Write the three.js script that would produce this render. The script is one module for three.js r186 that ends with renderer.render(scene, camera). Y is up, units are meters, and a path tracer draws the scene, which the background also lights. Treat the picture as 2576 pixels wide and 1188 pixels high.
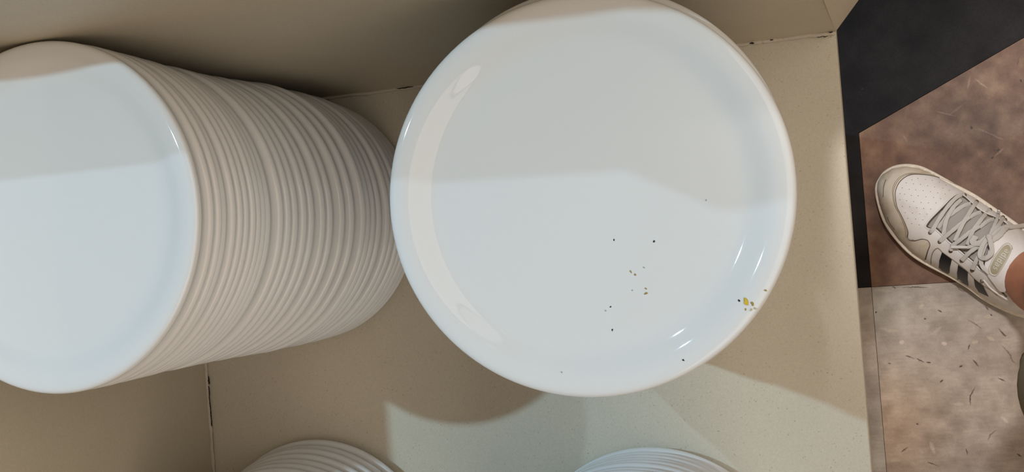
import * as THREE from 'three';
import { mergeGeometries, mergeVertices } from 'three/addons/utils/BufferGeometryUtils.js';
import { RoundedBoxGeometry } from 'three/addons/geometries/RoundedBoxGeometry.js';
import { RectAreaLightUniformsLib } from 'three/addons/lights/RectAreaLightUniformsLib.js';
import { MarchingCubes } from 'three/addons/objects/MarchingCubes.js';
import { FontLoader } from 'three/addons/loaders/FontLoader.js';
import { TextGeometry } from 'three/addons/geometries/TextGeometry.js';

// ---------------------------------------------------------------- camera, exposure, light
const V = (x, y, z) => new THREE.Vector3(x, y, z);
const scene = new THREE.Scene();
scene.background = new THREE.Color(0x000000);
const camera = new THREE.PerspectiveCamera(23.334, 2576 / 1188, 0.05, 30);
camera.position.set(0, 1.72, 0);                      // a phone held at eye height, looking steeply down, turned on its side
camera.quaternion.setFromRotationMatrix(new THREE.Matrix4().makeBasis(V(-0.07993, -0.31516, 0.94567), V(0.99678, -0.0186, 0.07805), V(-0.00701, 0.94886, 0.31563)));
const renderer = new THREE.WebGLRenderer({ antialias: true });
renderer.toneMapping = THREE.LinearToneMapping;
renderer.toneMappingExposure = 1.0;
renderer.shadowMap.enabled = true;
RectAreaLightUniformsLib.init();

const CEIL = 4.08;
const SPOTS = [                                       // ceiling spots: [position, aim, candela, colour, cone, softness, label]
  [[0.61, CEIL - 0.2, -1.746], [0.0, 0.9, -0.35], 12, [0.47, 0.78, 0.97], 0.62, 0.35, 'cool white ceiling spotlight behind the counter, nearest to it'],
  [[1.62, CEIL - 0.2, -1.6], [0.0, 0.95, -0.3], 5.5, [0.52, 0.76, 0.98], 0.62, 0.35, 'cool white ceiling spotlight farthest to the side'],
  [[1.2, CEIL - 0.2, 0.12], [-0.1, 0.0, 0.37], 29, [0.95, 0.92, 0.92], 0.126, 0.3, 'added neutral narrow ceiling spotlight brightening the aisle floor', 6],  // added unseen lamp, cone shaped to light the floor and miss the counter
];
const FILL_PANELS = [                                      // unseen warm ceiling panels, added for ambient fill: [x, z, width, depth, radiance]
  [-2.66, 2.15, 2.6, 3.5, 1.45], [2.66, 2.15, 2.6, 3.5, 0.65], [0.0, 2.15, 2.6, 3.5, 1.0],
];
const PANEL_COLOR = [1.0, 0.9, 0.78];

// ---------------------------------------------------------------- helpers
let seed = 7;
const rnd = () => { seed = (seed + 0x6d2b79f5) | 0; let t = Math.imul(seed ^ (seed >>> 15), 1 | seed); t = (t + Math.imul(t ^ (t >>> 7), 61 | t)) ^ t; return ((t ^ (t >>> 14)) >>> 0) / 4294967296; };
const jit = (a) => (rnd() * 2 - 1) * a;
const used = {};
const numbered = (name) => { const n = (used[name] = (used[name] || 0) + 1) - 1; return n ? `${name}_${String(n).padStart(3, '0')}` : name; };
const lit = (o) => { o.castShadow = o.receiveShadow = true; return o; };
function tag(o, label, category, group) { o.userData = { label, category }; if (group) o.userData.group = group; return o; }
function top(o) { o.name = numbered(o.name); scene.add(o); return o; }
function obj(name, geometry, material, parent) { const m = lit(new THREE.Mesh(geometry, material)); m.name = name; if (parent) parent.add(m); else top(m); return m; }
function thing(name, label, category, [x, y, z] = [0, 0, 0], group) { const g = new THREE.Group(); g.name = name; top(g); g.position.set(x, y, z); return tag(g, label, category, group); }
function struct(name, geometry, material) { const m = obj(name, geometry, material); m.userData = { kind: 'structure' }; return m; }
const mat = (rgb, roughness = 0.6, extra = {}) => new THREE.MeshPhysicalMaterial({ color: new THREE.Color().setRGB(...rgb), roughness, ...extra });
const ORD = ['topmost', 'second from the top', 'third from the top', 'fourth from the top', 'fifth from the top', 'sixth from the top', 'seventh from the top', 'eighth from the top', 'ninth from the top', 'tenth from the top', 'eleventh from the top', 'twelfth from the top', 'thirteenth from the top', 'fourteenth from the top', 'fifteenth from the top', 'sixteenth from the top', 'seventeenth from the top', 'eighteenth from the top', 'nineteenth from the top', 'twentieth from the top'];
const ORDB = ['bottommost', 'second from the bottom', 'third from the bottom', 'fourth from the bottom', 'fifth from the bottom', 'sixth from the bottom', 'seventh from the bottom', 'eighth from the bottom', 'ninth from the bottom', 'tenth from the bottom', 'eleventh from the bottom', 'twelfth from the bottom', 'thirteenth from the bottom', 'fourteenth from the bottom', 'fifteenth from the bottom', 'sixteenth from the bottom'];
const ordinal = (i, n) => (i <= n / 2 ? ORD[i] : ORDB[n - 1 - i]);
function tube(pts, r, seg = 40, rs = 8, jitter = 0) {
  const c = new THREE.CatmullRomCurve3(pts), g = new THREE.TubeGeometry(c, seg, r, rs, false);
  if (jitter) { const p = g.attributes.position; for (let i = 0; i < p.count; i++) p.setXYZ(i, p.getX(i) + jit(jitter), p.getY(i) + jit(jitter), p.getZ(i) + jit(jitter)); g.computeVertexNormals(); }
  return g;
}

// value noise for the stone textures
const hash = (x, y, s) => { let h = Math.imul(x, 374761393) + Math.imul(y, 668265263) + Math.imul(s, 974634721); h = Math.imul(h ^ (h >>> 13), 1274126177); return ((h ^ (h >>> 16)) >>> 0) / 4294967296; };
function vnoise(x, y, s, period) {
  const ix = Math.floor(x), iy = Math.floor(y), fx = x - ix, fy = y - iy, u = fx * fx * (3 - 2 * fx), v = fy * fy * (3 - 2 * fy), m = (a) => ((a % period) + period) % period;
  const a = hash(m(ix), m(iy), s), b = hash(m(ix + 1), m(iy), s), c = hash(m(ix), m(iy + 1), s), d = hash(m(ix + 1), m(iy + 1), s);
  return a + (b - a) * u + (c - a) * v + (a - b - c + d) * u * v;
}
function fbm(u, v, base, oct, s) { let f = 0, a = 0.5, p = base; for (let i = 0; i < oct; i++) { f += a * vnoise(u * p, v * p, s + i, p); p *= 2; a *= 0.5; } return f / (1 - Math.pow(0.5, oct)); }
function canvasMap(size, metres, pixel, draw) {
  const c = document.createElement('canvas'); c.width = c.height = size;
  const g = c.getContext('2d'), im = g.createImageData(size, size);
  for (let y = 0; y < size; y++) for (let x = 0; x < size; x++) { const q = pixel(x / size, y / size), k = (y * size + x) * 4; im.data[k] = q[0]; im.data[k + 1] = q[1]; im.data[k + 2] = q[2]; im.data[k + 3] = 255; }
  g.putImageData(im, 0, 0); if (draw) draw(g, size);
  const t = new THREE.CanvasTexture(c); t.colorSpace = THREE.SRGBColorSpace; t.wrapS = t.wrapT = THREE.RepeatWrapping; t.repeat.set(1 / metres, 1 / metres); return t;
}

// ---------------------------------------------------------------- materials
// engineered stone: greige with fine darker and a few lighter chips
function stone(chips, strength, [R, G, B]) {
  return canvasMap(1024, 0.4, (u, v) => { const n = (fbm(u, v, 6, 4, 11) - 0.5) * 9 + (vnoise(u * 512, v * 512, 5, 512) - 0.5) * 10; return [R + n, G + n, B + n]; }, (g, S) => {
    for (let i = 0; i < chips; i++) {
      const x = rnd() * S, y = rnd() * S, r = 0.35 + Math.pow(rnd(), 7) * 0.9, dark = rnd() < 0.86, a = (0.15 + 0.45 * rnd()) * strength;
      g.fillStyle = dark ? `rgba(${112 + rnd() * 30},${98 + rnd() * 26},${78 + rnd() * 24},${a})` : `rgba(232,224,208,${a})`;
      for (const dx of [0, S, -S]) { g.beginPath(); g.ellipse(x + dx, y, r * (1 + rnd() * 1.4), r, rnd() * 3, 0, 7); g.fill(); }
    }
  });
}
const stoneTop = mat([1, 1, 1], 0.42, { map: stone(15000, 0.7, [211, 201, 183]) });
const stoneWall = mat([1, 1, 1], 0.45, { map: stone(6000, 0.2, [200, 188, 166]) });
const caulk = mat([0.62, 0.54, 0.44], 0.7), crackDark = mat([0.025, 0.018, 0.012], 0.9);  // near-black material for the thin cracks along the sealant
const ceramic = mat([0.82, 0.815, 0.815], 0.035, { ior: 1.5 });
const plaster = mat([0.74, 0.69, 0.62], 0.9), ceilingPaint = mat([0.7, 0.66, 0.6], 0.9);

// ---------------------------------------------------------------- room shell
const ROOM = { x0: -4.2, x1: 4.2, z0: -5.2, z1: 4.0 };
const box = (w, h, d, x, y, z) => new THREE.BoxGeometry(w, h, d).translate(x, y, z);
const RW = ROOM.x1 - ROOM.x0, RD = ROOM.z1 - ROOM.z0, CX = (ROOM.x0 + ROOM.x1) / 2, CZ = (ROOM.z0 + ROOM.z1) / 2;
struct('wall_left', box(0.2, CEIL, RD, ROOM.x0 - 0.1, CEIL / 2, CZ), plaster);
struct('wall_right', box(0.2, CEIL, RD, ROOM.x1 + 0.1, CEIL / 2, CZ), plaster);
struct('wall_back', box(RW + 0.4, CEIL, 0.2, CX, CEIL / 2, ROOM.z0 - 0.1), plaster);
struct('wall_front', box(RW + 0.4, CEIL, 0.2, CX, CEIL / 2, ROOM.z1 + 0.1), plaster);
struct('ceiling', box(RW + 0.4, 0.2, RD + 0.4, CX, CEIL + 0.1, CZ), ceilingPaint);

// floor: tiles of stone-look vinyl with open joints
const px = (s) => s.split('|').map((l) => l.trim().split(' ').map((q) => q.split(',').map(Number)));
function strokes(g, S, metres, x0, z0, list, style, width) {   // scratches and chips: ragged strokes that swell in the middle
  const k = S / metres; g.lineCap = 'round';
  for (const l of list) {
    const P = l.map(([x, z]) => [(x / 1000 - x0) * k, S - (z0 - z / 1000) * k]), n = 10 * (P.length - 1); let q = P[0]; g.strokeStyle = style[Math.floor(rnd() * style.length)];
    for (let i = 1; i <= n; i++) {
      const s = Math.min(P.length - 2, Math.floor((i - 1) / 10)), f = (i - s * 10) / 10, e = [P[s][0] + (P[s + 1][0] - P[s][0]) * f + jit(0.7), P[s][1] + (P[s + 1][1] - P[s][1]) * f + jit(0.7)];
      g.lineWidth = width * (0.35 + 0.9 * Math.sin(Math.PI * (i - 0.5) / n) * (0.5 + rnd())); g.beginPath(); g.moveTo(...q); g.lineTo(...e); g.stroke(); q = e;
    }
  }
}
const DARK = ['rgba(62,44,30,0.42)', 'rgba(84,62,46,0.3)', 'rgba(48,36,28,0.5)'], LIGHT = ['rgba(222,204,184,0.07)', 'rgba(232,216,200,0.1)'];
// beige tile, drawn with its scratches and chips (millimetres on the floor, x,z)
const beigeDark = px('-141,51 -144,56 | -152,32 -153,34 | -156,88 -164,99 -171,107 | -171,128 -179,133 -183,137 | -194,129 -202,136 -209,140 -217,142 -222,147 | -199,86 -191,89 | -213,91 -218,95 -223,98 | -240,122 -245,131 | -203,2 -208,14 | -208,17 -214,27 | -214,30 -215,36 | -213,-22 -214,-18 | -243,46 -240,50 | -252,91 -264,84 -277,83 | -327,102 -319,106 -312,115 | -346,138 -350,143 | -341,-14 -334,-4 | -301,10 -302,12 | -356,20 -361,34 | -106,7 -108,40 | -107,77 -114,82 -118,89 | -139,113 -145,117 | -140,-33 -139,-32 | -338,73 -346,74 | -151,119 -153,121 | -223,73 -221,77 | -104,-7 -107,-3');
const beigeLight = px('-162,-28 -167,-17 -167,-7 | -174,42 -165,54 | -189,93 -188,100 | -294,122 -303,130 | -353,-34 -353,-13 | -188,53 -189,58 | -137,27 -132,32 | -107,-35 -110,-10 | -182,112 -187,121 | -185,-3 -183,1 | -327,26 -344,31 | -154,111 -154,122 | -275,62 -275,75');
const beige = canvasMap(1024, 0.6, (u, v) => {
  const a = (fbm(u + 0.02 * fbm(u, v, 8, 3, 40), v, 5, 5, 21) - 0.5) * 52, b = (fbm(u, v, 30, 5, 31) - 0.5) * 56, w = (fbm(u, v, 3, 2, 77) - 0.5) * 26, s = (vnoise(u * 512, v * 512, 3, 512) - 0.5) * 10 + (vnoise(u * 256, v * 48, 19, 1024) - 0.5) * 9;
  return [169 + a + b + s + w, 156 + a + b + s, 143 + a * 0.9 + b + s - w * 0.8];
}, (g, S) => { strokes(g, S, 0.6, -0.703, 0.564, beigeLight, LIGHT, 7); strokes(g, S, 0.6, -0.703, 0.564, beigeDark, DARK, 2.1); });
const brownDark = px('75,145 77,148 | 65,137 67,139 | 202,183 189,179 | 113,114 109,115 | 170,182 167,183 | 136,130 135,132');
const brownLight = px('179,124 170,132 164,139 | 182,118 166,114 | 68,141 78,154 | 139,70 129,95 | 110,24 100,29 | 109,123 89,155 | 132,88 147,110');
const brown = canvasMap(1024, 0.6, (u, v) => {
  const k = fbm(u, v, 4, 3, 90), a = (fbm(u + 0.12 * k, v + 0.08 * k, 7, 5, 51) - 0.5) * 66, b = (fbm(u, v, 34, 5, 61) - 0.5) * 52, w = (fbm(u, v, 3, 2, 17) - 0.5) * 30, s = (vnoise(u * 512, v * 512, 9, 512) - 0.5) * 9;
  return [114 + a * 0.8 + b * 1.2 + s + w * 0.5, 82 + a * 0.7 + b * 1.2 + s, 61 + a * 0.6 + b + s - w * 0.4];
}, (g, S) => { strokes(g, S, 0.6, -0.103, 0.564, brownLight, LIGHT, 3.5); strokes(g, S, 0.6, -0.103, 0.564, brownDark, DARK, 3); });
const black = canvasMap(1024, 0.6, (u, v) => {
  const a = (fbm(u, v, 14, 5, 71) - 0.5) * 50, s = (vnoise(u * 512, v * 512, 13, 512) - 0.5) * 9; return [29 + a * 0.7 + s, 24 + a * 0.7 + s, 23 + a * 0.7 + s];
}, (g, S) => { for (let i = 0; i < 60; i++) { g.fillStyle = `rgba(200,190,185,${0.15 + 0.5 * Math.pow(rnd(), 3)})`; g.beginPath(); g.ellipse(rnd() * S, rnd() * S, 0.8 + rnd() * 2, 0.7 + rnd(), rnd() * 3, 0, 7); g.fill(); } });
const tileMat = { beige: mat([1, 1, 1], 0.6, { map: beige }), brown: mat([1, 1, 1], 0.6, { map: brown }), black: mat([1, 1, 1], 0.65, { map: black, specularIntensity: 0.4 }) };
const floor = struct('floor', box(RW + 0.4, 0.2, RD + 0.4, CX, -0.108, CZ), mat([0.06, 0.042, 0.03], 0.95));
function tile(kind, pts, [ox, oz]) {                 // polygon in metres; uv runs in metres from the tile's own corner
  let cx = 0, cz = 0; for (const [x, z] of pts) { cx += x / pts.length; cz += z / pts.length; }
  const sh = new THREE.Shape(pts.map(([x, z]) => { const d = Math.hypot(x - cx, z - cz), k = (d - 0.0003) / d; return new THREE.Vector2(cx + (x - cx) * k, -(cz + (z - cz) * k)); }));
  const g = new THREE.ExtrudeGeometry(sh, { depth: 0.0073, bevelEnabled: true, bevelThickness: 0.0004, bevelSize: 0.0003, bevelOffset: -0.0003, bevelSegments: 1 });
  const p = g.attributes.position, uv = g.attributes.uv; for (let i = 0; i < p.count; i++) uv.setXY(i, p.getX(i) - ox, p.getY(i) + oz);
  g.rotateX(-Math.PI / 2).translate(0, -0.0079, 0); const m = lit(new THREE.Mesh(g, tileMat[kind])); m.name = 'floor_tile'; floor.add(m);
}
const ZS = -0.036, XS = -0.103, UP = [0.119, ZS], UQ = [0.405, 0.564];
const flat = (kind, x0, x1, z0, z1, o) => tile(kind, [[x0, z0], [x1, z0], [x1, z1], [x0, z1]], o);
tile('brown', [[XS, ZS], [UP[0], UP[1]], [UQ[0], 0.564], [XS, 0.564]], [XS, 0.564]);
tile('black', [[UP[0], ZS], [XS, ZS], [XS, ZS - 0.6], [0.72, ZS - 0.6], [0.72, 0.564], [UQ[0], 0.564]], [XS, 0.564]);
for (let i = -7; i < 0; i++) for (let j = -9; j < 7; j++) {
  const x0 = XS + i * 0.6, z0 = ZS + j * 0.6; if (x0 < ROOM.x0 - 0.62 || z0 < ROOM.z0 - 0.5) continue;
  flat('beige', x0, x0 + 0.6, z0, z0 + 0.6, j === -1 ? [x0 + 0.21, z0 + 0.33] : [x0, z0 + 0.6]);
}
for (let i = 0; i < 7; i++) for (let j = -9; j < 7; j++) { if ((i === 0) && (j === 0 || j === -1)) continue; const w = i === 0 ? 0.823 : 0.6, x0 = i === 0 ? XS : 0.72 + (i - 1) * 0.6, z0 = ZS + j * 0.6; flat((i + j) % 2 ? 'beige' : 'brown', x0, x0 + w, z0, z0 + 0.6, [x0 + 0.1, z0 + 0.2]); }

// ---------------------------------------------------------------- counter
const CT = 0.728, XW = 0.155, ZF = -0.0325, ZB = -0.664;
{ // countertop slab: profile run along x, front arris slightly chipped
  const t = thing('countertop', 'beige speckled stone countertop under the stacks of white plates', 'countertop', [0, CT, 0]);
  const prof = (c) => [[ZB - 0.03, -0.03], [ZF, -0.03], [ZF, -0.0009 - c * 0.6], [ZF - 0.0007 - c, 0], [ZB - 0.03, 0]];
  const N = 420, x0 = -1.5, x1 = XW + 0.03, pos = [], uv = [], idx = [], rows = [];
  for (let i = 0; i <= N; i++) { const chip = rnd() < 0.03 ? 0.0003 + 0.0006 * rnd() : 0.0002 * rnd(); rows.push(prof(chip)); }
  const F = rows[0].length;
  for (let f = 0; f < F; f++) for (let i = 0; i <= N; i++) {
    const x = x0 + (x1 - x0) * i / N, a = rows[i][f], b = rows[i][(f + 1) % F];
    for (const q of [a, b]) { pos.push(x, q[1], q[0]); uv.push(x, -q[0] + q[1]); }
    if (i < N) { const k = (f * (N + 1) + i) * 2; idx.push(k, k + 1, k + 2, k + 1, k + 3, k + 2); }
  }
  const g = new THREE.BufferGeometry(); g.setAttribute('position', new THREE.Float32BufferAttribute(pos, 3)); g.setAttribute('uv', new THREE.Float32BufferAttribute(uv, 2)); g.setIndex(idx); g.computeVertexNormals();
  obj('slab', g, stoneTop, t);
}
{
  const t = thing('counter_cabinet', 'pale base cabinet standing back under the stone countertop', 'cabinet', [-0.66, 0, -0.39]);
  obj('carcass', new RoundedBoxGeometry(1.6, CT - 0.13, 0.54, 2, 0.004).translate(0, (CT - 0.13) / 2 + 0.1, 0), mat([0.45, 0.4, 0.33], 0.6), t);
  obj('plinth', new THREE.BoxGeometry(1.56, 0.1, 0.46).translate(0, 0.05, -0.03), mat([0.05, 0.045, 0.04], 0.7), t);
}
function slabUV(g, ax, ay) { const p = g.attributes.position, uv = g.attributes.uv; for (let i = 0; i < p.count; i++) uv.setXY(i, p['get' + ax](i) + 0.13, p['get' + ay](i)); return g; }
const TILT = 0.026;
{ // side upstand: a stone slab leaning a touch outward, its rear part lower
  const t = thing('stone_upstand', 'long beige stone upstand standing along the side of the countertop beside both tall stacks', 'panel', [XW, CT, 0]);
  const sh = new THREE.Shape([[ZF, 0.0003], [ZF, 0.61], [-0.245, 0.61], [-0.268, 0.565], [-0.44, 0.565], [-0.47, 0.525], [ZB - 0.05, 0.525], [ZB - 0.05, 0.0003]].map(([z, y]) => new THREE.Vector2(-z, y)));
  const g = new THREE.ExtrudeGeometry(sh, { depth: 0.02, bevelEnabled: false });
  g.rotateY(Math.PI / 2); g.rotateZ(-TILT); obj('slab', slabUV(g, 'Z', 'Y'), stoneWall, t);
  const bead = []; for (let i = 0; i <= 60; i++) { const z = ZF - 0.001 + (ZB - ZF) * i / 60; bead.push(V(-0.0009 + jit(0.0004), 0.0024 + jit(0.0001), z)); }
  obj('sealant', tube(bead, 0.0019, 400, 7, 0.0004), caulk, t);
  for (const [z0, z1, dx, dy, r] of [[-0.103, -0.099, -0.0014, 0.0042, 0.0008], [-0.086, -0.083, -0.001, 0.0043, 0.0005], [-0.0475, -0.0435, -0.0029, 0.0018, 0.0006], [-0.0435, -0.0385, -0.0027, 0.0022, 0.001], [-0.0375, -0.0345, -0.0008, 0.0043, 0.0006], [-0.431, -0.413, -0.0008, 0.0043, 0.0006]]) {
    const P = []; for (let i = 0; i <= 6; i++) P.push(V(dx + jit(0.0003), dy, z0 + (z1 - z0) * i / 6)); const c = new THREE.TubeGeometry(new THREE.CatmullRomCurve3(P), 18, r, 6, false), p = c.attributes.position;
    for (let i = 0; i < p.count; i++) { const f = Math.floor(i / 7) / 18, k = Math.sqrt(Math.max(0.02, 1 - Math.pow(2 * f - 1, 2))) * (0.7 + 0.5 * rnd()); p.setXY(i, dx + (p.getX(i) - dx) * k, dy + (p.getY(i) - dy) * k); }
    obj('crack', c, crackDark, t);
  }
}
{ // back upstand
  const t = thing('stone_upstand', 'beige stone upstand across the back of the countertop behind the tall left stack', 'panel', [0, CT, ZB]);
  const g = new THREE.BoxGeometry(1.66, 0.507, 0.02).translate(-0.675, 0.2545, -0.01); g.rotateX(-0.02); obj('slab', slabUV(g, 'X', 'Y'), stoneWall, t);
  const bead = []; for (let i = 0; i <= 60; i++) bead.push(V(XW - 0.002 - 1.6 * i / 60, 0.0023 + jit(0.0001), 0.0008 + jit(0.0003)));
  obj('sealant', tube(bead, 0.0018, 500, 7, 0.0004), caulk, t);
  const P = []; for (let i = 0; i <= 12; i++) P.push(V(-0.118 - 0.04 * i / 12, 0.0026, 0.0026 + jit(0.0003))); obj('crack', tube(P, 0.00055, 40, 6, 0.0002), crackDark, t);
  const Q = []; for (let i = 0; i <= 4; i++) Q.push(V(-0.108 - 0.008 * i / 4, 0.0022, 0.003 + jit(0.0006))); obj('crack', tube(Q, 0.0007, 14, 6, 0.0003), crackDark, t);
}
{ // the upstand turns outward at 41 degrees at the counter's front corner
  const t = thing('stone_upstand', 'beige stone upstand turning outward at an angle past the counter edge', 'panel', [XW, CT, ZF]);
  const g = new THREE.ExtrudeGeometry(new THREE.Shape([[0, 0], [0.075, 0], [0.075, 0.02], [0.026, 0.02]].map((q) => new THREE.Vector2(...q))), { depth: 0.3, bevelEnabled: false }); g.rotateX(-Math.PI / 2).translate(0.0002, -0.001, 0); g.rotateX(-0.018); g.rotateY(-0.71); obj('slab', slabUV(g, 'X', 'Y'), stoneWall, t);
}

// ---------------------------------------------------------------- plates
const RIM = 0.0132, WELL = 0.0108;
const prof = [[0, 3], [58, 3], [60, 0.3], [61, 0], [66, 0], [67.2, 0.4], [68.5, 2.4], [80, 3.2], [90, 4.4], [98, 6], [105, 8], [110, 9.4], [114, 10.2], [117, 10.8], [119, 11.8], [119.8, 12.6], [120, 13.2], [119.9, 14.3], [119.4, 15.5], [118.5, 16.5], [117.1, 17.2], [115.2, 17.55], [112.6, 17.6], [110, 17.3], [108, 16.9], [106, 16.3], [104, 15.52], [102, 14.68], [100, 13.82], [98, 12.98], [96, 12.22], [94, 11.6], [92, 11.2], [90, 10.96], [88, 10.85], [85, 10.8], [60, 10.8], [0, 10.8]];
const plateGeo = new THREE.LatheGeometry(prof.map(([r, y]) => new THREE.Vector2(r / 1000, y / 1000)), 144);
function plate(rim, n, size, high, label, group) {   // rim: middle of the rim's plane; n: the plate's own up
  const m = obj('plate', plateGeo, ceramic); m.quaternion.setFromUnitVectors(V(0, 1, 0), n);
  m.scale.set(size, high, size); m.position.copy(rim).addScaledVector(n, -RIM * high); return tag(m, label, 'plate', group);
}
const UPV = V(0, 1, 0);
{ // tall stack at the back; z of each plate from the top, thinner plates above the eleventh
  const zs = [-0.5425, -0.5407, -0.5405, -0.5429, -0.5413, -0.5415, -0.5424, -0.5424, -0.5438, -0.5456, -0.547, -0.5434, -0.5439, -0.5449, -0.544, -0.5444, -0.541, -0.5409, -0.5366, -0.534, -0.5296, -0.5313, -0.5325, -0.5327, -0.5301, -0.5311, -0.5306, -0.5322, -0.5337, -0.5359, -0.5381];
  let h = 0.3505;
  zs.forEach((z, i) => {
    if (i) h -= i <= 10 ? 0.0092 : 0.01228;
    const s = 1 - 0.04 * i / 30, x = Math.min(-0.0768 + 0.0035 * i / 30 + 0.12 * s + jit(0.0006), XW + TILT * h - 0.12 * s - 0.0012), zz = Math.max(z + 0.12 * (1 - s), ZB - 0.02 * h + 0.12 * s + 0.001);
    plate(V(x, CT + h + (i ? 0 : 0.0021), zz), UPV, s, i && i < 10 ? 0.85 : 1, `white plate of the tall corner stack, ${ordinal(i, 31)}`, 'white plates of the tall corner stack');
  });
}
const TOPC = V(0.02506, 1.72 - 0.65855, -0.17217), TOPN = V(-0.01, 1, 0.05).normalize();
{ // stack nearest the eye: each plate sits a little farther toward the counter's edge than the one below
  const N = 28, h0 = RIM, h1 = TOPC.y - CT;
  for (let i = 0; i < N; i++) {
    const k = 1 - i / (N - 1), h = h0 + (h1 - h0) * k, b = 0.05 * k, z = TOPC.z - 0.03 * (1 - k);
    const c = i ? V(i === 1 ? 0.0308 : 0.0285 + jit(0.0012), CT + h, z + (i === 1 ? 0.0015 : jit(0.0012))) : TOPC.clone();
    plate(c, V(-0.01 * k, 1, b).normalize(), 1, 1, i ? `white plate of the leaning front stack, ${ordinal(i, N)}` : 'white plate with yellow crumbs on top of the leaning front stack', 'white plates of the leaning front stack').scale.z *= i ? 1 : 1.025;
  }
}
function lowStack(x, z, n, lean, gaps, where, group) {
  let h = RIM; const hs = []; for (let i = 0; i < n; i++) { hs.push(h); h += gaps[i % gaps.length]; }
  for (let i = 0; i < n; i++) plate(V(x + lean * i + jit(0.0008), CT + hs[i], z + jit(0.0012)), UPV, 1, 1, `white plate of the stack ${where}, ${ORDB[i]}`, group);
}
lowStack(-0.2926, -0.5425, 16, -0.0021, [0.0114, 0.0111, 0.0117, 0.0114], 'cut off below the corner stack', 'white plates of the cut-off stack in shade');
lowStack(-0.3062, -0.2186, 16, -0.0002, [0.0137, 0.0111, 0.0111, 0.0112, 0.0111, 0.0147, 0.0111], 'cut off below the front stack', 'white plates of the cut-off stack in light');

// crumbs on the top plate (plate axes, millimetres: along, across, surface below the rim)
{
  const zx = V(1, 0, 0).cross(TOPN).negate().normalize(), xx = new THREE.Vector3().crossVectors(TOPN, V(0, 0, 1)).negate();
  const az = new THREE.Vector3().crossVectors(V(1, 0, 0), TOPN).normalize(), ax = new THREE.Vector3().crossVectors(TOPN, az).normalize();
  const surf = (r) => { const P = prof.slice(16).map(([a, y]) => [a, y]); for (let i = 0; i < P.length - 1; i++) if (r <= P[i][0] && r >= P[i + 1][0]) { const f = (r - P[i + 1][0]) / (P[i][0] - P[i + 1][0]); return (P[i + 1][1] + (P[i][1] - P[i + 1][1]) * f) / 1000; } return RIM; };
  const C = { yellow: mat([0.72, 0.5, 0.03], 0.6), tan: mat([0.42, 0.3, 0.09], 0.7), black: mat([0.035, 0.028, 0.022], 0.7), grey: mat([0.46, 0.45, 0.43], 0.7), pale: mat([0.62, 0.55, 0.38], 0.7) };
  const list = [[-68.8, 87.5, 'yellow', 1.5, 'largest bright yellow crumb on the rim slope of the front plate'], [-69.7, 90.8, 'tan', 0.8, 'small tan crumb just outside the large yellow crumb'], [-72.7, 86.8, 'tan', 0.6, 'small tan crumb just below the large yellow crumb'], [-72.5, 92.0, 'pale', 0.55, 'pale crumb fragment furthest out beyond the large yellow crumb'], [-73.1, 89.7, 'pale', 0.6, 'pale crumb fragment below the small tan outer crumb'], [-62.7, 98.2, 'tan', 0.6, 'lone tan crumb on the outer rim of the front plate'], [-67.7, 83.7, 'black', 0.5, 'black speck beside the large yellow crumb'],
    [-47.1, 23.4, 'tan', 0.65, 'tan crumb, upper left of the first pair on the plate well'], [-48.7, 25.6, 'tan', 0.6, 'tan crumb, lower right of the first pair on the plate well'], [-57.6, 31.1, 'tan', 0.6, 'tan crumb, upper one of the second pair on the plate well'], [-60.2, 31.1, 'tan', 0.7, 'tan crumb, lower one of the second pair on the plate well'],
    [-27.5, 15.0, 'black', 0.45, 'black speck nearest the middle of the front plate'], [-30.1, 38.3, 'black', 0.5, 'black speck right of the one nearest the middle of the front plate'], [-67.0, 9.9, 'black', 0.45, 'black speck left of the second crumb pair'], [-80.8, 9.7, 'black', 0.45, 'black speck near the lower edge of the plate well'], [-100.0, 50.2, 'black', 0.5, 'black speck on the rim below the lower reflections'], [-103.7, -21.2, 'grey', 0.5, 'grey speck alone on the lower left rim of the front plate'], [-8.8, 69.4, 'grey', 0.4, 'grey speck on the right side of the plate well'],
    [-45.1, 30.9, 'grey', 0.45, 'grey fleck right above the second crumb pair'], [-58.0, 23.4, 'grey', 0.5, 'grey fleck between the two crumb pairs'], [-68.9, 6.7, 'grey', 0.45, 'grey fleck beside the black speck left of the second crumb pair']];
  for (const [a, c, kind, r, label] of list) {
    const g = mergeVertices(new THREE.IcosahedronGeometry(r / 1000, 2)), p = g.attributes.position;
    for (let i = 0; i < p.count; i++) { const s = 1.5 / r * 1000, k = 0.25 + 1.5 * vnoise(p.getX(i) * s + a * 3 + 40, p.getZ(i) * s + c * 3 + 40 + p.getY(i) * s, 3, 4096); p.setXYZ(i, p.getX(i) * k * 1.25, p.getY(i) * k * 0.5, p.getZ(i) * k * 0.85); }
    g.computeVertexNormals(); const m = obj('crumb', g, C[kind]), rr = Math.hypot(a, c);
    m.position.copy(TOPC).addScaledVector(TOPN, surf(rr) - RIM + r * 0.00035).addScaledVector(ax, a / 1000).addScaledVector(az, c * 1.025 / 1000);
    m.quaternion.setFromUnitVectors(UPV, TOPN); m.rotateY(rnd() * 6); tag(m, label, kind === 'yellow' || kind === 'tan' || kind === 'pale' ? 'crumb' : 'speck', 'crumbs on the top plate');
  }
}

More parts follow.
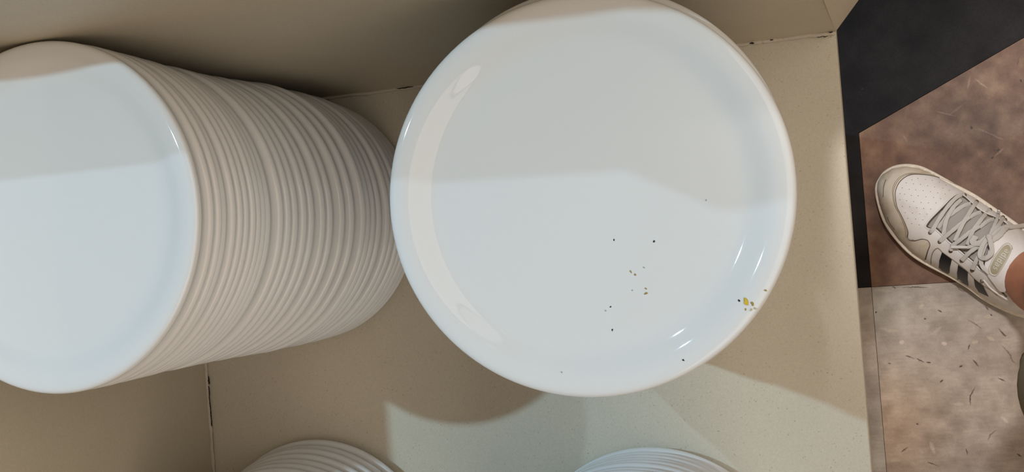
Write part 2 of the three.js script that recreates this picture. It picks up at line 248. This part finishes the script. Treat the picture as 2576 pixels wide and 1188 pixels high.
// ---------------------------------------------------------------- person: left leg in olive shorts and white sneaker
const person = thing('person', 'standing person with bare shin, white sneaker with three black stripes and olive shorts', 'person', [-0.102, 0, 0.169]);
const P0 = person.position;
function blob(bones, k, lo, size, res, cut) {         // smooth union of tapered capsules, meshed by marching cubes; bones in world metres
  const mc = new MarchingCubes(res, undefined, false, false, 200000), half = size / 2; mc.isolation = 0;
  for (let z = 0; z < res; z++) for (let y = 0; y < res; y++) for (let x = 0; x < res; x++) {
    const h = res / 2, X = lo[0] + half + ((x - h) / h) * half, Y = lo[1] + half + ((y - h) / h) * half, Z = lo[2] + half + ((z - h) / h) * half; let d = 9;
    for (const [a, b, ra, rb] of bones) {
      const bx = b[0] - a[0], by = b[1] - a[1], bz = b[2] - a[2], t = Math.min(1, Math.max(0, ((X - a[0]) * bx + (Y - a[1]) * by + (Z - a[2]) * bz) / (bx * bx + by * by + bz * bz)));
      const e = Math.hypot(X - a[0] - bx * t, Y - a[1] - by * t, Z - a[2] - bz * t) - (ra + (rb - ra) * t), m = Math.max(k - Math.abs(d - e), 0) / k; d = Math.min(d, e) - m * m * k * 0.25;
    }
    if (cut) d = Math.max(d, cut(X, Y, Z));
    mc.field[x + y * res + z * res * res] = -d;
  }
  mc.update();
  const n = mc.count, pos = mc.positionArray.slice(0, n * 3); for (let i = 0; i < n; i++) { pos[3 * i] = pos[3 * i] * half + lo[0] + half - P0.x; pos[3 * i + 1] = pos[3 * i + 1] * half + lo[1] + half - P0.y; pos[3 * i + 2] = pos[3 * i + 2] * half + lo[2] + half - P0.z; }
  let g = new THREE.BufferGeometry(); g.setAttribute('position', new THREE.BufferAttribute(pos, 3)); g = mergeVertices(g, 1e-5); g.computeVertexNormals(); return g;
}
const skin = canvasMap(256, 0.12, (u, v) => { const n = (fbm(u, v, 8, 4, 5) - 0.5) * 14 + (vnoise(u * 128, v * 128, 2, 128) - 0.5) * 5; return [196 + n, 134 + n, 104 + n]; });
const skinMat = mat([0.4, 0.19, 0.11], 0.5), oliveMat = mat([0.34, 0.32, 0.24], 0.9);
const AL = [-0.106, 0.1, 0.179], KL = [-0.187, 0.5, 0.181], HL = [-0.19, 0.93, 0.34], AR = [0.06, 0.09, 0.5], KR = [0.03, 0.5, 0.43], HR = [-0.01, 0.93, 0.38];
const body = blob([[AL, [-0.128, 0.25, 0.203], 0.034, 0.046], [[-0.128, 0.25, 0.203], KL, 0.046, 0.05], [KL, HL, 0.052, 0.08], [AL, [-0.118, 0.05, 0.19], 0.032, 0.028], [AL, [-0.07, 0.05, 0.12], 0.028, 0.02],
  [AR, [0.05, 0.24, 0.47], 0.036, 0.05], [[0.05, 0.24, 0.47], KR, 0.052, 0.055], [KR, HR, 0.058, 0.085], [AR, [0.02, 0.05, 0.44], 0.032, 0.022], [HL, HR, 0.1, 0.1], [[-0.1, 0.93, 0.37], [-0.1, 0.96, 0.38], 0.12, 0.11]], 0.03, [-0.68, 0, -0.2], 1.16, 170);
const uvb = body.attributes.position, uva = new Float32Array(uvb.count * 2); for (let i = 0; i < uvb.count; i++) { uva[2 * i] = Math.atan2(uvb.getX(i), uvb.getZ(i)) * 0.05; uva[2 * i + 1] = uvb.getY(i); } body.setAttribute('uv', new THREE.BufferAttribute(uva, 2));
obj('body', body, mat([1, 1, 1], 0.5, { map: skin }), person);
obj('shorts', blob([[[-0.187, 0.44, 0.178], [-0.188, 0.6, 0.2], 0.076, 0.084], [[-0.188, 0.6, 0.2], HL, 0.084, 0.105], [[0.03, 0.44, 0.43], HR, 0.08, 0.105], [HL, HR, 0.122, 0.122], [[-0.1, 0.93, 0.37], [-0.1, 0.98, 0.38], 0.14, 0.13]], 0.03, [-0.68, 0, -0.2], 1.16, 100, (x, y) => 0.462 - y), oliveMat, person);

// sneaker: its own axes are x from toe to heel, y up, z toward the outer (striped) side; millimetre lists below are x,z
const parse = (s) => s.split(' ').map((q) => q.split(',').map((v) => v / 1000));
const SH = {
  rand: '93.6,-59.8 74.6,-57.3 59.2,-53.7 45.4,-47.7 33.0,-39.7 27.5,-31.1 25.6,-20.2 28.2,-8.5 33.5,-0.3 41.6,8.4 52.5,15.3 63.1,22.4 72.5,30.3 76.2,36.8 80.4,37.8 86.7,35.0 93.2,28.4 99.9,26.3 105.1,29.4 107.7,37.6 112.3,49.7',
  stripe_a: '123.7,29.6 139.0,30.8 143.6,41.3 150.7,51.8 134.1,51.4 127.5,41.5',
  stripe_b: '149.7,32.8 165.1,34.5 171.2,43.0 179.9,51.0 163.2,51.6 155.4,43.1',
  stripe_c: '176.2,37.9 191.3,39.7 197.7,43.7 206.7,48.6 193.7,50.4 184.6,46.0',
  qedge: '122.1,51.4 116.6,42.5 114.2,33.3 116.3,27.7 123.7,29.0 138.8,30.4 154.9,32.2 165.4,34.0 174.8,36.7 190.2,38.8 202.1,38.9 212.9,40.7',
  throat: '106.6,-50.7 99.1,-49.0 94.5,-40.4 91.8,-27.3 88.7,-11.9 86.3,4.3 87.3,11.6 93.0,11.6 98.7,8.0 110.9,10.1 122.0,13.0 134.6,15.0 148.4,17.6 164.3,20.2 177.1,22.9 179.6,9.9 171.2,-19.8 175.1,-43.8 171.8,-47.1 155.2,-46.8 143.6,-45.1 131.0,-45.5 119.4,-48.0',
  tongue: '167.6,-17.5 172.7,-31.5 179.9,-42.0 197.1,-53.5 214.2,-54.4 208.0,-23.6 202.8,1.2 205.6,14.9 213.4,23.3 215.1,31.1 211.4,34.3 199.5,30.6 183.4,23.2 174.7,13.2',
  label: '190.4,-22.2 184.7,-24.8 180.8,-20.4 178.9,-6.9 180.0,7.4 182.7,16.8 188.7,21.4 194.3,19.3 194.6,11.1 194.0,-1.8 192.3,-15.9',
  eyes: '96.8,15.1 113.5,19.1 131.5,22.1 149.8,25.5 167.4,28.4 107.5,-52.1 125.1,-52.5 145.4,-52.2 156.5,-57.3 165.2,-52.5 168.7,-50.8 167.6,29.2 185.8,34.7',
  perf: '34.1,-26.6 38.2,-34.1 43.7,-39.5 53.0,-43.5 61.3,-47.1 70.3,-50.0 79.9,-51.5 33.4,-17.9 42.0,-21.1 42.6,-30.3 51.2,-34.2 59.8,-37.8 68.5,-41.0 78.5,-45.4 87.1,-47.2 35.1,-9.6 40.5,-12.1 49.8,-24.8 58.4,-29.0 67.3,-32.7 76.1,-36.1 85.2,-39.9 39.6,-2.4 48.9,-15.1 56.9,-19.5 66.0,-23.5 74.8,-28.0 83.2,-31.4 47.8,-5.9 56.1,-9.7 65.0,-13.8 73.2,-18.1 81.4,-23.1 47.2,3.7 55.6,-0.9 63.9,-4.5 72.0,-8.4 80.1,-12.6 55.1,9.0 63.2,4.5 71.7,0.7 79.8,-4.1 62.0,13.7 71.2,9.3 79.4,5.2 70.2,17.2 79.2,13.4',
  crease_a: '8.7,-16.4 11.3,-7.5 18.7,6.3',
  crease_b: '38.2,26.6 47.1,32.7 56.5,36.5',
  collar: '174.8,18.4 185.0,22.8 197.5,27.8 205.7,31.7 213.7,33.7 221.8,35.7',
  collar2: '185.9,31.8 200.4,36.7 214.2,37.9 228.1,37.9 236.6,38.0',
};
const LACES = {
  A: '96.8,15.1 97.2,10.8 96.1,-7.6 96.9,-28.3 101.1,-46.3 107.5,-52.1',
  B: '112.7,8.9 104.6,-10.7 103.2,-30.0 106.5,-44.0',
  C: '113.2,18.7 117.7,0.5 122.3,-15.2 126.9,-29.7',
  Cb: '101.7,4.6 103.1,-13.1 107.1,-23.5 113.6,-38.7 121.2,-47.5',
  D: '128.4,7.7 125.3,-10.4 124.1,-27.5 124.3,-45.5 125.3,-52.4',
  E: '128.8,16.4 133.9,0.2 137.9,-12.9 143.6,-25.3',
  Eb: '122.3,-15.2 126.6,-26.8 131.3,-36.4 139.0,-45.1',
  F: '144.3,4.0 140.1,-14.3 140.9,-33.6 145.3,-52.5',
  Fb: '144.5,-23.7 146.7,-30.5 150.5,-38.4 155.3,-43.1',
  I: '149.6,25.5 151.5,10.5 155.8,-1.7 158.6,-15.1',
  J: '167.4,28.4 163.9,15.8 162.8,3.1 160.3,-14.0',
  K2: '186.4,21.0 173.1,17.6 166.3,8.6 161.4,-10.3',
  G: '131.5,21.8 129.3,17.2 137.8,11.4 145.8,6.4 155.0,-6.2 159.3,-15.6',
  L: '156.4,-57.8 157.6,-46.2 158.5,-34.7 159.8,-22.4',
  L2: '165.3,-52.0 163.1,-37.5 162.0,-22.8',
  M: '162.7,-19.9 164.2,-29.6 169.4,-39.3 179.0,-45.7 194.2,-58.2',
  loop: '159.6,-20.1 159.3,-5.7 164.1,8.4 170.9,6.6 173.0,-3.6 165.7,-13.1 159.7,-19.1',
  end: '145.9,-11.4 147.4,-2.4 155.0,-6.2 158.4,-17.1',
  M2: '165.3,-17.2 169.1,-26.1 171.3,-37.2 173.5,-43.9',
};
const lerpIn = (P, t) => { if (t <= P[0][0]) return P[0][1]; for (let i = 1; i < P.length; i++) if (t <= P[i][0]) return P[i - 1][1] + (P[i][1] - P[i - 1][1]) * (t - P[i - 1][0]) / (P[i][0] - P[i - 1][0]); return P[P.length - 1][1]; };
const INNER = parse('0,-12.8 .5,-24 7.7,-38.2 20.7,-49.4 37.9,-56.6 56.4,-58.7 90,-59.1 120,-60 150,-57.7 185,-54.9 220,-50 260,-43 285,-33 296,-20 302,-4'), OUTER = parse('0,-12.8 1.2,-4 6.8,6.3 20.6,21 40.9,36.9 67.1,48.3 93.6,55 118.1,55.6 151.8,53.3 180.1,53.5 203.4,56 234.2,54.5 256.5,50.2 280,38 295,20 302,-4');
const RIDGE = parse('0,22 4,31 12,40 25,47 50,53 80,60 110,70 140,82 170,92 200,98 240,98 280,85 302,30');
function S(t, w) { const a = lerpIn(INNER, t), b = lerpIn(OUTER, t), c = (a + b) / 2, hw = Math.max((b - a) / 2 - 0.003, 0.002), v = Math.min(Math.abs(w - c) / hw, 1); return 0.02 + Math.max(lerpIn(RIDGE, t) - 0.02, 0.001) * Math.pow(1 - Math.pow(v, 2.4), 1 / 1.7); }
const inside = (P, x, y) => { let r = false; for (let i = 0, j = P.length - 1; i < P.length; j = i++) { const [xi, yi] = P[i], [xj, yj] = P[j]; if ((yi > y) !== (yj > y) && x < ((xj - xi) * (y - yi)) / (yj - yi) + xi) r = !r; } return r; };
const edgeDist = (P, x, y) => { let d = 9; for (let i = 0, j = P.length - 1; i < P.length; j = i++) { const [ax, ay] = P[j], [bx, by] = P[i], ex = bx - ax, ey = by - ay, f = Math.min(1, Math.max(0, ((x - ax) * ex + (y - ay) * ey) / (ex * ex + ey * ey + 1e-12))); d = Math.min(d, Math.hypot(x - ax - ex * f, y - ay - ey * f)); } return d; };
const smooth2 = (P, closed, n) => new THREE.CatmullRomCurve3(P.map(([a, b]) => V(a, 0, b)), closed, 'centripetal').getPoints(n).map((p) => [p.x, p.z]);
const throat = smooth2(parse(SH.throat), true, 120);
const recess = (t, w) => (inside(throat, t, w) ? 0.0045 * Math.min(1, edgeDist(throat, t, w) / 0.0035) : 0);
const Sr = (t, w) => S(t, w) - recess(t, w);
// a sheet of material lying on the shoe: polygon -> fine triangles lifted onto the surface, with a skirt down into it
function patch(poly, off, thick, surf = S, fine = 0.0028) {
  const pts = poly.map(([a, b]) => new THREE.Vector2(a, b)); if (THREE.ShapeUtils.isClockWise(pts)) pts.reverse();
  const tri = THREE.ShapeUtils.triangulateShape(pts, []), vs = pts.map((p) => [p.x, p.y]); let faces = tri.map((f) => [...f]);
  for (let round = 0; round < 8; round++) {
    const mids = new Map(); let any = false;
    const mid = (a, b) => { if (Math.hypot(vs[a][0] - vs[b][0], vs[a][1] - vs[b][1]) <= fine) return -1; any = true; const k = a < b ? a * 1e6 + b : b * 1e6 + a; if (!mids.has(k)) { mids.set(k, vs.length); vs.push([(vs[a][0] + vs[b][0]) / 2, (vs[a][1] + vs[b][1]) / 2]); } return mids.get(k); };
    const next = [];
    for (const [a, b, c] of faces) {
      const ab = mid(a, b), bc = mid(b, c), ca = mid(c, a);
      if (ab < 0 && bc < 0 && ca < 0) next.push([a, b, c]);
      else if (ab >= 0 && bc >= 0 && ca >= 0) next.push([a, ab, ca], [ab, b, bc], [ca, bc, c], [ab, bc, ca]);
      else if (ab >= 0 && bc >= 0) next.push([ab, b, bc], [a, ab, bc], [a, bc, c]);
      else if (bc >= 0 && ca >= 0) next.push([bc, c, ca], [b, bc, ca], [b, ca, a]);
      else if (ca >= 0 && ab >= 0) next.push([ca, a, ab], [c, ca, ab], [c, ab, b]);
      else if (ab >= 0) next.push([a, ab, c], [ab, b, c]); else if (bc >= 0) next.push([b, bc, a], [bc, c, a]); else next.push([c, ca, b], [ca, a, b]);
    }
    faces = next; if (!any) break;
  }
  const o = typeof off === 'function' ? off : () => off, pos = [], idx = [], count = new Map();
  for (const [x, y] of vs) pos.push(x, surf(x, y) + o(x, y), y);
  for (const [a, b, c] of faces) { idx.push(a, c, b); for (const [i, j] of [[a, b], [b, c], [c, a]]) { const k = i < j ? i * 1e6 + j : j * 1e6 + i; count.set(k, count.has(k) ? null : [i, j]); } }
  for (const e of count.values()) if (e) { const n = pos.length / 3; for (const i of e) pos.push(pos[3 * i], pos[3 * i + 1], pos[3 * i + 2]); for (const i of e) pos.push(pos[3 * i], pos[3 * i + 1] - thick, pos[3 * i + 2]); idx.push(n, n + 1, n + 2, n + 1, n + 3, n + 2); }
  const g = new THREE.BufferGeometry(); g.setAttribute('position', new THREE.Float32BufferAttribute(pos, 3)); g.setIndex(idx);
  const uv = []; for (let i = 0; i < pos.length / 3; i++) uv.push(pos[3 * i], pos[3 * i + 2]); g.setAttribute('uv', new THREE.Float32BufferAttribute(uv, 2)); g.computeVertexNormals(); return g;
}
function line(P, r, off = 0.0003, closed = false, surf = S) { const q = closed ? P : smooth2(P, false, P.length * 8); return new THREE.TubeGeometry(new THREE.CatmullRomCurve3(q.map(([a, b]) => V(a, surf(a, b) + off, b)), closed), q.length * 2, r, 6, closed); }
function ribbon(P, width, lift, thick = 0.0013) {     // flat lace: path of [x, z, lift]
  const c = new THREE.CatmullRomCurve3(P.map(([a, b, l = lift]) => V(a, S(a, b) + l, b)), false, 'centripetal'), n = 36, pos = [], idx = [];
  for (let i = 0; i <= n; i++) {
    const p = c.getPoint(i / n), d = c.getTangent(i / n), s = d.clone().cross(UPV).normalize(), u = s.clone().cross(d).normalize(), wv = width * (1 + 0.06 * Math.sin(i * 0.9));
    for (const [a, b] of [[-0.5, 0], [-0.42, 0.45], [0, 0.6], [0.42, 0.45], [0.5, 0], [0.42, -0.45], [0, -0.5], [-0.42, -0.45]]) { const q = p.clone().addScaledVector(s, a * wv).addScaledVector(u, b * thick); pos.push(q.x, q.y, q.z); }
    if (i < n) for (let k = 0; k < 8; k++) { const a = i * 8 + k, b = i * 8 + (k + 1) % 8; idx.push(a, b, a + 8, b, b + 8, a + 8); }
  }
  for (const [b, f] of [[0, 1], [n * 8, 0]]) for (let k = 1; k < 7; k++) f ? idx.push(b, b + k + 1, b + k) : idx.push(b, b + k, b + k + 1);
  const g = new THREE.BufferGeometry(); g.setAttribute('position', new THREE.Float32BufferAttribute(pos, 3)); g.setIndex(idx); g.computeVertexNormals(); return g;
}
const leatherMap = canvasMap(512, 0.09, (u, v) => { const d = Math.max(0, fbm(u, v, 5, 5, 33) - 0.5) * 40, n = (vnoise(u * 256, v * 256, 8, 256) - 0.5) * 8; return [230 - d * 0.8 + n, 224 - d + n, 219 - d * 1.25 + n]; });
const dirtyMap = canvasMap(512, 0.09, (u, v) => { const d = Math.max(0, fbm(u, v, 4, 5, 63) - 0.45) * 110, n = (vnoise(u * 256, v * 256, 4, 256) - 0.5) * 10; return [218 - d * 0.8 + n, 205 - d * 0.95 + n, 186 - d * 1.15 + n]; });
const meshMap = canvasMap(256, 0.012, (u, v) => { const a = Math.sin(u * 50.27) * Math.sin(v * 50.27 + (Math.floor(u * 8) % 2) * 3.14), n = a * 22; return [168 + n, 160 + n, 152 + n]; });
const soleMap = canvasMap(512, 0.08, (u, v) => { const n = (fbm(u, v, 30, 3, 14) - 0.5) * 34; return [214 + n, 202 + n, 184 + n]; });
const M = { leather: mat([1, 1, 1], 0.55, { map: leatherMap }), dirty: mat([1, 1, 1], 0.65, { map: dirtyMap }), mesh: mat([1, 1, 1], 0.9, { map: meshMap }), sole: mat([1, 1, 1], 0.6, { map: soleMap }), black: mat([0.012, 0.012, 0.015], 0.45), lace: mat([0.56, 0.52, 0.47], 0.85), tip: mat([0.72, 0.68, 0.63], 0.6), shaded_seam: mat([0.1, 0.07, 0.045], 0.9), gold: mat([0.42, 0.36, 0.24], 0.5), cream: mat([0.6, 0.56, 0.46], 0.55), hole: mat([0.05, 0.03, 0.02], 0.9) };  // seam brown paints gap shade and dirt along the panel edges
const sneaker = new THREE.Group(); sneaker.name = 'sneaker'; person.add(sneaker); sneaker.userData = { label: 'worn white leather sneaker with three black side stripes' };
sneaker.position.set(0.04, 0, -0.021).sub(P0); sneaker.rotation.y = Math.atan2(-0.8, -0.6);
{
  const outline = [...INNER, ...OUTER.slice(1, -1).reverse()].map(([t, w]) => { const dx = t - 0.15, dz = w + 0.002, d = Math.hypot(dx, dz); return [t + dx / d * 0.0012, w + dz / d * 0.0012]; });
  const so = smooth2(outline, true, 160), shape = new THREE.Shape(so.map(([t, w]) => new THREE.Vector2(t, -w)));
  const g = new THREE.ExtrudeGeometry(shape, { depth: 0.018, bevelEnabled: true, bevelThickness: 0.002, bevelSize: 0.0018, bevelOffset: -0.0018, bevelSegments: 3 }); g.rotateX(-Math.PI / 2).translate(0, 0.002, 0); obj('sole', g, M.sole, sneaker);
  // upper: one skin over the last, sunk inside the lacing gap
  const NT = 240, NW = 110, pos = [], uv = [], idx = [];
  for (let i = 0; i <= NT; i++) { const t = 0.0004 + 0.3012 * i / NT, a = lerpIn(INNER, t), b = lerpIn(OUTER, t), c = (a + b) / 2, hw = Math.max((b - a) / 2 - 0.003, 0.0015); for (let j = 0; j <= NW; j++) { const v = Math.sin((j / NW - 0.5) * Math.PI), w = c + v * hw; pos.push(t, Sr(t, w), w); uv.push(t, w); if (i < NT && j < NW) { const k = i * (NW + 1) + j; idx.push(k, k + 1, k + NW + 1, k + 1, k + NW + 2, k + NW + 1); } } }
  const ug = new THREE.BufferGeometry(); ug.setAttribute('position', new THREE.Float32BufferAttribute(pos, 3)); ug.setAttribute('uv', new THREE.Float32BufferAttribute(uv, 2)); ug.setIndex(idx); ug.computeVertexNormals(); obj('upper', ug, M.leather, sneaker);
  // toe guard running round the front, between the sole and the rand line
  const rand = smooth2(parse(SH.rand), false, 120), tIn = rand[0][0], tOut = rand[rand.length - 1][0], shrink = ([t, w]) => { const dx = t - 0.15, dz = w + 0.002, d = Math.hypot(dx, dz); return [t - dx / d * 0.0006, w - dz / d * 0.0006]; };
  const ring = [...INNER.filter(([t]) => t < tIn).reverse(), ...OUTER.filter(([t]) => t > 0 && t < tOut)].map(shrink);
  const guard = [...rand, ...smooth2([shrink([tOut, lerpIn(OUTER, tOut)]), ...ring.slice().reverse(), shrink([tIn, lerpIn(INNER, tIn)])], false, 160)];
  obj('toe_guard', patch(guard, 0.0016, 0.004), M.dirty, sneaker).userData = { label: 'grubby rounded toe guard' };
  obj('shaded_seam', line(parse(SH.rand), 0.0009, 0.0006), M.shaded_seam, sneaker);  // dark tube painting gap shade and dirt at the guard edge
  for (const off of [0.0022, 0.0042]) { const q = rand.map(([t, w], i) => { const [a, b] = rand[Math.max(0, i - 1)], [c, d] = rand[Math.min(rand.length - 1, i + 1)], L = Math.hypot(c - a, d - b) || 1, nx = -(d - b) / L, nz = (c - a) / L; return [t - Math.abs(nx) * off * (t < 0.1 ? 1 : 0.5), w + nz * off * 0]; }).filter((_, i) => i % 6 === 0 && i < 96); obj('stitching', line(q, 0.00042, 0.0017), mat([0.34, 0.29, 0.22], 0.9), sneaker); }
  for (const k of ['crease_a', 'crease_b']) obj('crease', line(parse(SH[k]), 0.0005, 0.0016), M.shaded_seam, sneaker);
  for (const k of ['stripe_a', 'stripe_b', 'stripe_c']) obj('stripe', patch(parse(SH[k]), 0.001, 0.003), M.black, sneaker).userData = { label: 'black side stripe' };
  obj('shaded_seam', line(parse(SH.qedge), 0.0006, 0.0002), mat([0.26, 0.2, 0.14], 0.9), sneaker);
  obj('shaded_seam', line(parse(SH.collar), 0.0013, 0.0003), M.shaded_seam, sneaker); obj('collar_padding', line(parse(SH.collar2), 0.0022, -0.0016), M.leather, sneaker);  // first tube paints the shaded slit between tongue and collar
  obj('lacing_gap', patch(smooth2(parse(SH.throat), true, 90), 0.0003, 0.001, Sr), M.mesh, sneaker).userData = { label: 'grey mesh under the laces' };
  obj('piping', line(throat, 0.0011, 0.0004, true), M.leather, sneaker);
  obj('shaded_seam', line(throat.map(([t, w]) => [t + (t < 0.13 ? 0.0018 : -0.0008), w + (w > -0.02 ? -0.0016 : 0.0016)]), 0.0012, -0.001, true), M.shaded_seam, sneaker);  // dark tube painting gap shade just inside the lacing edge
  // perforations of the vamp
  const holes = parse(SH.perf).map(([t, w]) => new THREE.CylinderGeometry(0.00048, 0.00048, 0.001, 8).translate(t, S(t, w) - 0.0002, w));
  const pf = obj('perforation', mergeGeometries(holes), M.hole, sneaker); pf.userData = { kind: 'stuff', label: 'punched air holes' };
  for (const [t, w] of parse(SH.eyes)) obj('eyelet', new THREE.TorusGeometry(0.0019, 0.0008, 6, 16).rotateX(Math.PI / 2).translate(t, S(t, w) + 0.0004, w), M.shaded_seam, sneaker);
  // tongue flap over the instep with its badge
  const tg = smooth2(parse(SH.tongue), true, 90), toff = (t) => 0.005 + Math.max(0, t - 0.18) * 0.12; const T = (t, w) => S(t, w) + toff(t);
  obj('tongue', patch(tg, (t) => toff(t), 0.009), M.leather, sneaker);
  const lab = smooth2(parse(SH.label), true, 80), mid = lab.reduce((a, q) => [a[0] + q[0] / lab.length, a[1] + q[1] / lab.length], [0, 0]);
  obj('badge', patch(lab.map(([t, w]) => [mid[0] + (t - mid[0]) * 0.84, mid[1] + (w - mid[1]) * 0.92]), (t) => toff(t) + 0.0006, 0.001), M.gold, sneaker).userData = { label: 'rounded dull gold tongue badge' };
  obj('badge_border', line(lab, 0.0007, 0.0006, true, T), M.cream, sneaker);
  const font = await new FontLoader().loadAsync('fonts/droid/droid_sans_bold.typeface.json');
  const tx = new TextGeometry('adidas', { font, size: 0.0086, depth: 0.0006, curveSegments: 4, bevelEnabled: false }); tx.computeBoundingBox(); const L = tx.boundingBox.max.x, k = 0.031 / L; tx.scale(k, k, 1);
  { const p = tx.attributes.position; for (let i = 0; i < p.count; i++) { const t = 0.1838 + p.getY(i) + 0.0018 * Math.pow((p.getX(i) - 0.015) / 0.015, 2), w = -0.0172 + p.getX(i); p.setXYZ(i, t, T(t, w) + 0.0009 + p.getZ(i), w); } tx.computeVertexNormals(); }
  obj('lettering', tx, M.cream, sneaker).userData = { label: 'raised cream badge lettering' };
  // laces
  const lifts = { A: 0.001, B: 0.0006, C: 0.0026, Cb: -0.0022, D: 0.0024, E: 0.003, Eb: -0.002, F: 0.003, Fb: -0.0016, I: 0.005, J: 0.0052, K2: 0.0062, G: 0.0072, L: 0.0075, L2: 0.007, M: 0.0082, M2: 0.0085 };
  for (const [name, s] of Object.entries(LACES)) {
    const P = parse(s); if (name === 'loop' || name === 'end') continue;
    const l = lifts[name], n = P.length; obj('lace', ribbon(P.map(([t, w], i) => [t, w, l + (i === 0 || (i === n - 1 && 'ABDF'.includes(name)) ? -0.0008 : 0.0006)]), name === 'L' || name === 'G' ? 0.0044 : name === 'M2' ? 0.0075 : 0.0056, l), M.lace, sneaker);
  }
  obj('bow_loop', ribbon(parse(LACES.loop).map(([t, w], i) => [t, w, 0.0095 + (i > 2 ? 0.003 : 0)]), 0.0062, 0.01), M.lace, sneaker);
  obj('bow_loop', ribbon(parse(LACES.end).map(([t, w]) => [t, w, 0.0085]), 0.008, 0.008), M.lace, sneaker);
  obj('knot', new THREE.SphereGeometry(0.0042, 20, 14).scale(1.1, 0.8, 1).translate(0.1602, S(0.1602, -0.019) + 0.0105, -0.019), M.lace, sneaker);
  const aglet = (t0, w0, t1, w1, lift) => obj('lace_tip', new THREE.TubeGeometry(new THREE.CatmullRomCurve3([V(t0, S(t0, w0) + lift, w0), V((t0 + t1) / 2, S((t0 + t1) / 2, (w0 + w1) / 2) + lift, (w0 + w1) / 2), V(t1, S(t1, w1) + lift, w1)]), 8, 0.0018, 8, false), M.tip, sneaker);
  aglet(0.1293, 0.0172, 0.1455, 0.0066, 0.0088); aglet(0.1562, -0.0585, 0.1568, -0.0515, 0.0095);
}
{ const r = sneaker.clone(); r.userData = { label: 'white sneaker on the other foot' }; r.position.set(0.02, 0, 0.31).sub(P0); r.rotation.y = Math.PI / 2 + 0.2 + Math.PI; person.add(r); }

// ---------------------------------------------------------------- lamps
for (const [p, aim, cd, rgb, cone, soft, label, wide = 1.5] of SPOTS) {
  const d = V(...aim).sub(V(...p)).normalize(), q = new THREE.Quaternion().setFromUnitVectors(V(0, -1, 0), d);
  const t = thing('ceiling_spotlight', label, 'lamp', p);
  const can = new THREE.LatheGeometry([[0, 0.1], [0.045, 0.1], [0.05, 0.09], [0.05, -0.03], [0.047, -0.03], [0.045, 0.02], [0, 0.03]].map(([a, b]) => new THREE.Vector2(a, b)), 32); obj('housing', can.applyQuaternion(q), mat([0.6, 0.6, 0.6], 0.5), t);
  obj('stem', new THREE.CylinderGeometry(0.008, 0.008, 0.14, 12).translate(0, 0.14, 0), mat([0.6, 0.6, 0.6], 0.5), t);
  const b = obj('bulb', new THREE.SphereGeometry(0.034, 24, 16).translate(0, -0.004, 0).applyQuaternion(q), mat([0.9, 0.9, 0.9], 0.5, { emissive: new THREE.Color().setRGB(...rgb), emissiveIntensity: wide > 2 ? 1.5 : 30 }), t); b.castShadow = false;
  const s = new THREE.SpotLight(new THREE.Color().setRGB(...rgb), cd, 0, cone, soft, 2); s.name = 'spot_lamp'; s.position.set(...p).addScaledVector(d, 0.004); s.target.position.set(...aim); s.castShadow = true; s.shadow.radius = wide; s.shadow.mapSize.set(2048, 2048); scene.add(s, s.target);
}
FILL_PANELS.forEach(([x, z, w, d, L], i) => {
  const t = thing('fill_panel_light', ['warm luminous ceiling panel to the left of the person', 'warm luminous ceiling panel to the right of the person', 'warm luminous ceiling panel behind the person'][i], 'lamp', [x, CEIL, z]);
  const fr = new THREE.Shape([[-w / 2 - 0.03, -d / 2 - 0.03], [w / 2 + 0.03, -d / 2 - 0.03], [w / 2 + 0.03, d / 2 + 0.03], [-w / 2 - 0.03, d / 2 + 0.03]].map((q) => new THREE.Vector2(...q))); fr.holes.push(new THREE.Path([[-w / 2, -d / 2], [-w / 2, d / 2], [w / 2, d / 2], [w / 2, -d / 2]].map((q) => new THREE.Vector2(...q))));
  obj('frame', new THREE.ExtrudeGeometry(fr, { depth: 0.03, bevelEnabled: false }).rotateX(Math.PI / 2), mat([0.7, 0.7, 0.7], 0.5), t);
  obj('diffuser', new THREE.BoxGeometry(w, 0.006, d).translate(0, -0.012, 0), mat([0.8, 0.8, 0.8], 0.6, { emissive: new THREE.Color().setRGB(...PANEL_COLOR), emissiveIntensity: 0.3 }), t);
  const a = new THREE.RectAreaLight(new THREE.Color().setRGB(...PANEL_COLOR), L, w, d); a.name = 'fill_lamp'; a.position.set(x, CEIL - 0.02, z); a.lookAt(x, 0, z); scene.add(a);
});

renderer.render(scene, camera);
